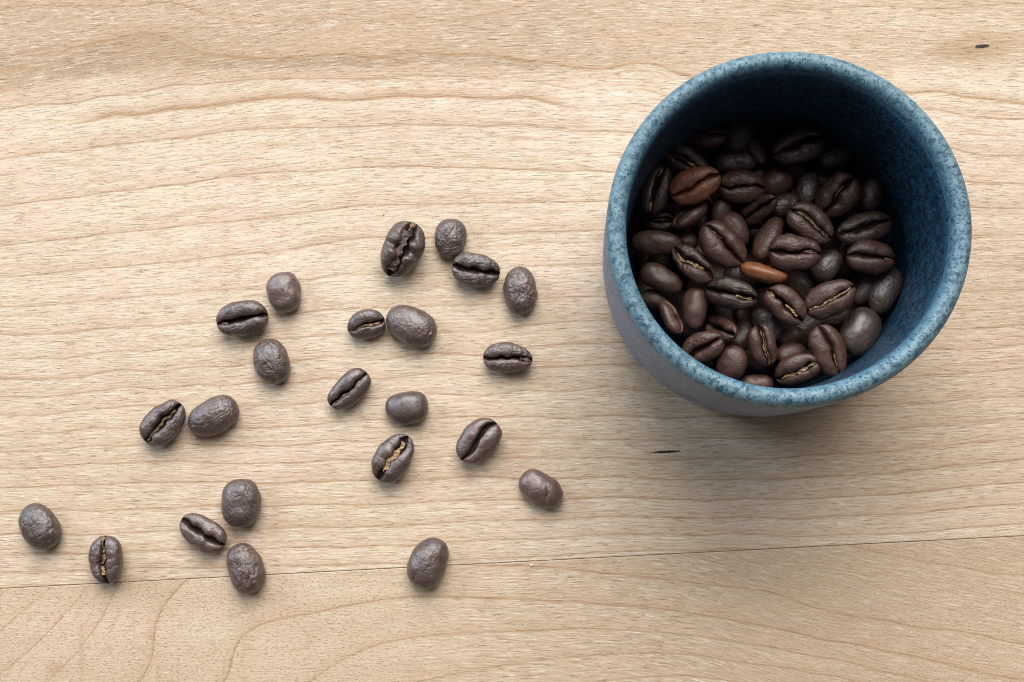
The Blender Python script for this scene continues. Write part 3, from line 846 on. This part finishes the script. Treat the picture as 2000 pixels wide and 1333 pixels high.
G2 = 'coffee beans heaped inside the blue cup'
ZT = 22.5
HEAP = [
    # x, y, length, width, angle, face/back, height, label, options
    (1357, 364, 107, 74, 22, 'F', 2.5, 'reddish-brown bean with a dark S crease, high on the left of the heap', dict(roast=.85, S=.12, cw=.42, cd=1.2, wr=.4, bloom_and_light=0)),
    (1281, 372, 100, 60, 72, 'F', 0.5, 'narrow dark bean upright against the left wall, gold flakes at both crease ends', dict(lean=18, cw=.5, skins=[(-.9, -.55, .5, 0, .8, 1.0), (.5, .9, .4, .1, .8, .8)])),
    (1378, 268, 84, 58, -5, 'F', -1.5, 'faint brown bean near the shaded far wall, thin gold arc over it', dict(lean=35, rise=20, roast=.25, skins=[(-.3, .8, .22, .1, .95, .9)])),
    (1442, 262, 78, 70, 70, 'B', -2.5, 'round dark bean in the shade by the far wall', dict(wr=.3)),
    (1559, 285, 108, 78, 17, 'F', 0.0, 'large dark bean with curved crease, rightmost beside the shaded far wall', dict(cw=.5, cd=1.3, S=.08, bloom_and_light=.1)),
    (1338, 315, 108, 66, -36, 'F', -1.8, 'olive-dark bean with a gold fleck in its slanting crease, tucked above the reddish-brown bean', dict(cw=.5, skins=[(.1, .45, .45, 0, .9, .9), (-.6, .1, .18, .1, .9, .4)])),
    (1448, 366, 96, 68, -4, 'F', -1.0, 'dark bean with level crease, just right of the reddish-brown bean', dict(cw=.4, cd=1.1, roast=.2)),
    (1440, 316, 92, 50, 5, 'B', -4.0, 'greenish-black bean back up, sunk above the level-creased bean', dict(bloom_and_light=.5, roast=.05)),
    (1517, 354, 68, 60, 30, 'B', -3.5, 'round smooth brown bean back up, below the large shaded bean', dict(wr=.2, roast=.2)),
    (1347, 420, 84, 56, 38, 'F', -0.5, 'smooth bean with notched left end, directly below the reddish-brown bean', dict(lean=48, cw=.5, roast=.2, wr=.2)),
    (1409, 410, 66, 42, 72, 'B', -2.5, 'small upright bean back up, right of the notched bean', dict(wr=.2, roast=.2)),
    (1480, 411, 72, 50, 28, 'F', -2.0, 'bean tip with a star-shaped pucker, upper middle of the heap', dict(rise=42, cw=.35, cd=1.5, roast=.15, L=9.5)),
    (1411, 478, 112, 84, -42, 'F', 2.0, 'big glossy bean with a slanting double crease, centre left of the heap', dict(cw=.42, cd=1.3, wr=.25, lean=12, roast=.17, skins=[(-.75, -.2, .22, -.3, .95, .3)])),
    (1289, 432, 66, 46, -4, 'F', -3.0, 'sunken bean with gold dots along its crease by the left wall', dict(skins=[(-.5, .6, .18, 0, .8, .7)])),
    (1282, 474, 102, 54, -6, 'B', -0.5, 'long smooth bean back up, poking out from the left wall', dict(wr=.15, roast=.15)),
    (1354, 516, 104, 62, -42, 'F', 1.0, 'twisted bean with a pale crumpled crease, left of centre', dict(cw=.6, cd=1.4, S=.2, wr=.6, roast=.15, skins=[(-.7, .5, .6, -.35, .75, .55), (.1, .5, .8, -.3, .9, .6)])),
    (1500, 466, 100, 54, 62, 'B', -0.5, 'slim upright bean back up, between the big glossy bean and two stacked beans', dict(lean=30, wr=.3, roast=.17)),
    (1581, 438, 104, 74, -33, 'F', 0.8, 'olive-brown bean with a long gold-edged crease, under the central bean', dict(cw=.6, cd=1.3, lean=-5, roast=.2, bloom_and_light=.15, skins=[(-.8, .85, .25, -.25, .85, .6), (-.75, .8, .14, .05, .8, .5)])),
    (1551, 494, 106, 77, -4, 'F', 3.0, 'broad bean with cracked level crease, uppermost in the centre of the heap', dict(cw=.45, cd=1.3, lean=4, wr=.5, roast=.19, skins=[(.3, .8, .35, -.1, .7, .35)])),
    (1491, 533, 100, 54, -14, 'F', 1.6, 'orange under-roasted bean lying on its side, brightest in the heap', dict(lean=62, roast=1.0, wr=.15, bloom_and_light=0, cw=.3, c1=.9)),
    (1636, 382, 100, 80, 48, 'F', -0.8, 'dark lumpy bean with a gold-specked crease, upper right of the heap', dict(cw=.5, cd=1.6, lean=8, roast=.12, skins=[(-.1, .4, .2, .1, .9, .6)])),
    (1688, 447, 116, 72, 15, 'F', -0.5, 'wide dark bean tilted away, against the right side of the heap', dict(lean=22, cw=.45, bloom_and_light=.1)),
    (1700, 503, 100, 72, -3, 'F', 0.5, 'dark bean with straight level crease, near the right wall', dict(cw=.42, cd=1.1, wr=.3, roast=.17, skins=[(.5, .8, .25, -.1, .8, .7)])),
    (1292, 543, 92, 53, -27, 'B', -0.2, 'smooth plum-dark bean back up, leaning from the left wall', dict(wr=.15, roast=.12)),
    (1428, 574, 104, 68, -13, 'F', 1.8, 'dark bean with crumbly pale chaff at the right end of its crease', dict(cw=.5, cd=1.3, lean=-6, wr=.4, skins=[(.2, .8, .42, -.2, .85, 1.0)])),
    (1532, 597, 96, 68, -42, 'F', 2.0, 'brown bean with a torn slanting crease and tan chip, below the orange bean', dict(cw=.5, cd=1.5, wr=.4, roast=.25, skins=[(-.05, .65, .5, .15, .9, .8), (-.9, -.6, .5, -.2, .9, .9)])),
    (1620, 586, 108, 76, 27, 'F', 2.0, 'large bean with a bright golden crease, right of the torn brown bean', dict(cw=.42, cd=1.3, lean=3, wr=.35, roast=.17, skins=[(-.85, .85, .35, .05, .92, 1.0)])),
    (1358, 602, 88, 53, 84, 'B', 0.0, 'upright smooth bean back up, left of the bean with crumbly pale chaff', dict(wr=.15, lean=-18, roast=.15)),
    (1311, 620, 78, 50, -63, 'F', -0.8, 'reddish slim bean with crease to the right, beside the lower left wall', dict(lean=48, roast=.36, wr=.2, bloom_and_light=.1)),
    (1277, 585, 62, 42, -15, 'B', -2.0, 'half hidden bean back up, above the reddish slim bean at the wall', dict(wr=.3, roast=.15)),
    (1407, 643, 74, 58, -32, 'F', -0.5, 'bean tip with a dark puckered hole, lower left of the heap', dict(rise=45, cw=.4, cd=1.7, roast=.17, L=9.5)),
    (1372, 680, 92, 66, 28, 'F', 0.2, 'bean with ragged folded right end, low against the left wall', dict(cw=.45, cd=1.5, rise=14, wr=.7, roast=.22)),
    (1430, 708, 72, 66, 60, 'B', 0.0, 'round bean back up, at the near wall right of the ragged folded bean', dict(wr=.25, roast=.15)),
    (1489, 675, 84, 64, -73, 'F', 1.0, 'upright bean with two parallel gold crease lines, near the bottom', dict(cw=.55, cd=1.4, lean=20, wr=.3, roast=.12, skins=[(-.75, .9, .2, -.2, .85, .6), (-.6, .85, .14, .2, .8, .5)])),
    (1616, 686, 110, 76, -66, 'F', 1.0, 'long olive-brown bean with thin crease, lower right by the near wall', dict(cw=.36, cd=1.1, lean=8, wr=.3, roast=.22, bloom_and_light=.1, skins=[(.1, .75, .16, 0, .85, .6)])),
    (1558, 722, 94, 66, 20, 'F', 0.5, 'purplish bean with crumbly gold crease, cut off by the near rim', dict(cw=.5, cd=1.3, lean=-28, wr=.2, roast=.12, skins=[(-.75, .85, .55, 0, .85, .75)])),
    (1681, 648, 104, 84, 62, 'B', -1.5, 'big round charcoal bean back up, at the lower right wall', dict(wr=.25, roast=.0, bloom_and_light=.6)),
    (1731, 568, 102, 62, 66, 'B', -2.0, 'upright charcoal bean back up, along the right wall', dict(wr=.5, roast=.0, bloom_and_light=.4)),
    (1690, 566, 70, 46, 58, 'B', -3.0, 'wedge of dark bean between the golden-creased bean and the right wall', dict(wr=.3)),
    (1615, 520, 76, 60, 50, 'B', -2.5, 'sooty bean back up, sunk right of the uppermost central bean', dict(wr=.3, bloom_and_light=.4)),
    (1545, 656, 56, 40, 10, 'B', -3.0, 'reddish sunken bean below the torn brown bean', dict(roast=.3, wr=.3)),
    (1478, 752, 70, 44, 8, 'B', -1.5, 'reddish sliver of bean showing at the near rim', dict(roast=.35, wr=.2)),
    (1500, 634, 80, 58, -50, 'B', -2.8, 'olive bean back up, sunk behind the torn brown bean', dict(bloom_and_light=.5, wr=.5)),
    (1447, 655, 66, 46, 70, 'B', -3.2, 'dark bean sunk between the puckered tip and the gold-lined upright bean', dict(wr=.2)),
    (1702, 378, 72, 50, 80, 'B', -3.0, 'shadowed bean back up, at the upper right wall', dict(bloom_and_light=.4)),
    (1577, 368, 76, 52, 75, 'B', -3.2, 'shadowed upright bean in the gap above the gold-edged olive bean', dict(bloom_and_light=.3)),
    (1545, 690, 64, 42, 15, 'B', -2.6, 'dark red bean peeking out above the purplish rim bean', dict(roast=.3, wr=.2)),
    (1632, 302, 78, 56, 20, 'B', -3.0, 'nearly black bean in deepest shade, at the far right wall', dict(bloom_and_light=.3)),
    (1478, 296, 56, 34, -60, 'B', -3.2, 'small reddish bean end in the shade, left of the large shaded bean', dict(roast=.35)),
    (1533, 400, 66, 46, 20, 'B', -3.2, 'olive bean back up, sunk right of the star-puckered tip', dict(bloom_and_light=.5)),
    (1432, 450, 80, 60, -60, 'B', -2.5, 'brown bean back up, behind the big glossy bean', dict(roast=.25, wr=.2)),
    (1335, 470, 60, 44, -30, 'B', -3.6, 'dark bean deep between the long smooth bean and the big glossy bean', dict(wr=.2)),
]
for i, (x, y, l, w, an, fc, dz, lb, op) in enumerate(HEAP):
    o_ = dict(roast=.0, bloom_and_light=.0)  # darker, duller start: the cup's shade put into the heap's colour
    o_.update(op)
    rj = random.Random(i * 13 + 1)
    o_['lean'] = o_.get('lean', 0) + rj.uniform(-13, 13)
    o_['rise'] = o_.get('rise', 0) + rj.uniform(-11, 11)
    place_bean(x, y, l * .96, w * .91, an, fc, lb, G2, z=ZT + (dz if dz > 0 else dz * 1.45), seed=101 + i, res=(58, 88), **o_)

# beans lying deeper, of which only slivers show between the others
rng = random.Random(5)
deep = 0
tries = 0
spots = []
while deep < 36 and tries < 4000:
    tries += 1
    rr, aa = 22.8 * math.sqrt(rng.random()), rng.random() * 2 * math.pi
    zz = ZT - 10.5 - rng.random() * 2.5
    q = (rr * math.cos(aa), rr * math.sin(aa))
    if any((q[0] - s_[0]) ** 2 + (q[1] - s_[1]) ** 2 < 6.6 ** 2 for s_ in spots):
        continue
    spots.append(q)
    deep += 1
    p = dict(L=10.2 + rng.random(), W=7.0 + rng.random(), seed=900 + deep, wr=.4)
    V, F, A_, B = bean_geometry(p, 34, 48)
    R = rot(rng.random() * 6.28, rng.uniform(-20, 20), rng.uniform(-40, 40), rng.random() < .5)
    o = thing_mesh('coffee_bean', V, F, A_, 'dark bean mostly buried under the top beans in the cup', 'beans buried deeper in the cup')
    o.matrix_world = Matrix.Translation(Vector(((CX + q[0]) * K, (CY + q[1]) * K, zz * K))) @ Matrix(R.tolist()).to_4x4()
    o['roast'], o['bloom_and_light'], o['wr'] = .1, .1, .4

# ---------------------------------------------------------------- a white crumb on the front board
cr_m = NT('pale_crumb')
cr_m.set('Base Color', (.82, .78, .70, 1))
cr_m.set('Roughness', .7)


def crumb(px, py, r, label, sd):
    n, m_ = 10, 14
    th = np.linspace(.05, np.pi - .05, n)
    ph = np.linspace(0, 2 * np.pi, m_, endpoint=False)
    T, Pp = np.meshgrid(th, ph, indexing='ij')
    V = np.stack([np.sin(T) * np.cos(Pp), np.sin(T) * np.sin(Pp), np.cos(T)], -1).reshape(-1, 3)
    V = V * (1 + .35 * vnoise(V * 1.7 + sd))[:, None] * r * [1.2, .9, .7]
    c = at(px, py)
    V[:, 2] -= V[:, 2].min() + .02
    F = grid_faces(n, m_, True)[:, ::-1].tolist() + [list(range(m_)), list(range((n - 1) * m_, n * m_))[::-1]]
    o = mesh_obj('crumb', V, F, cr_m.m, None)
    o.location = [c[0] * K, c[1] * K, 0]
    o['label'], o['category'] = label, 'crumb'


crumb(1038, 1104, .27, 'tiny white crumb on the front board just below the seam', 3)
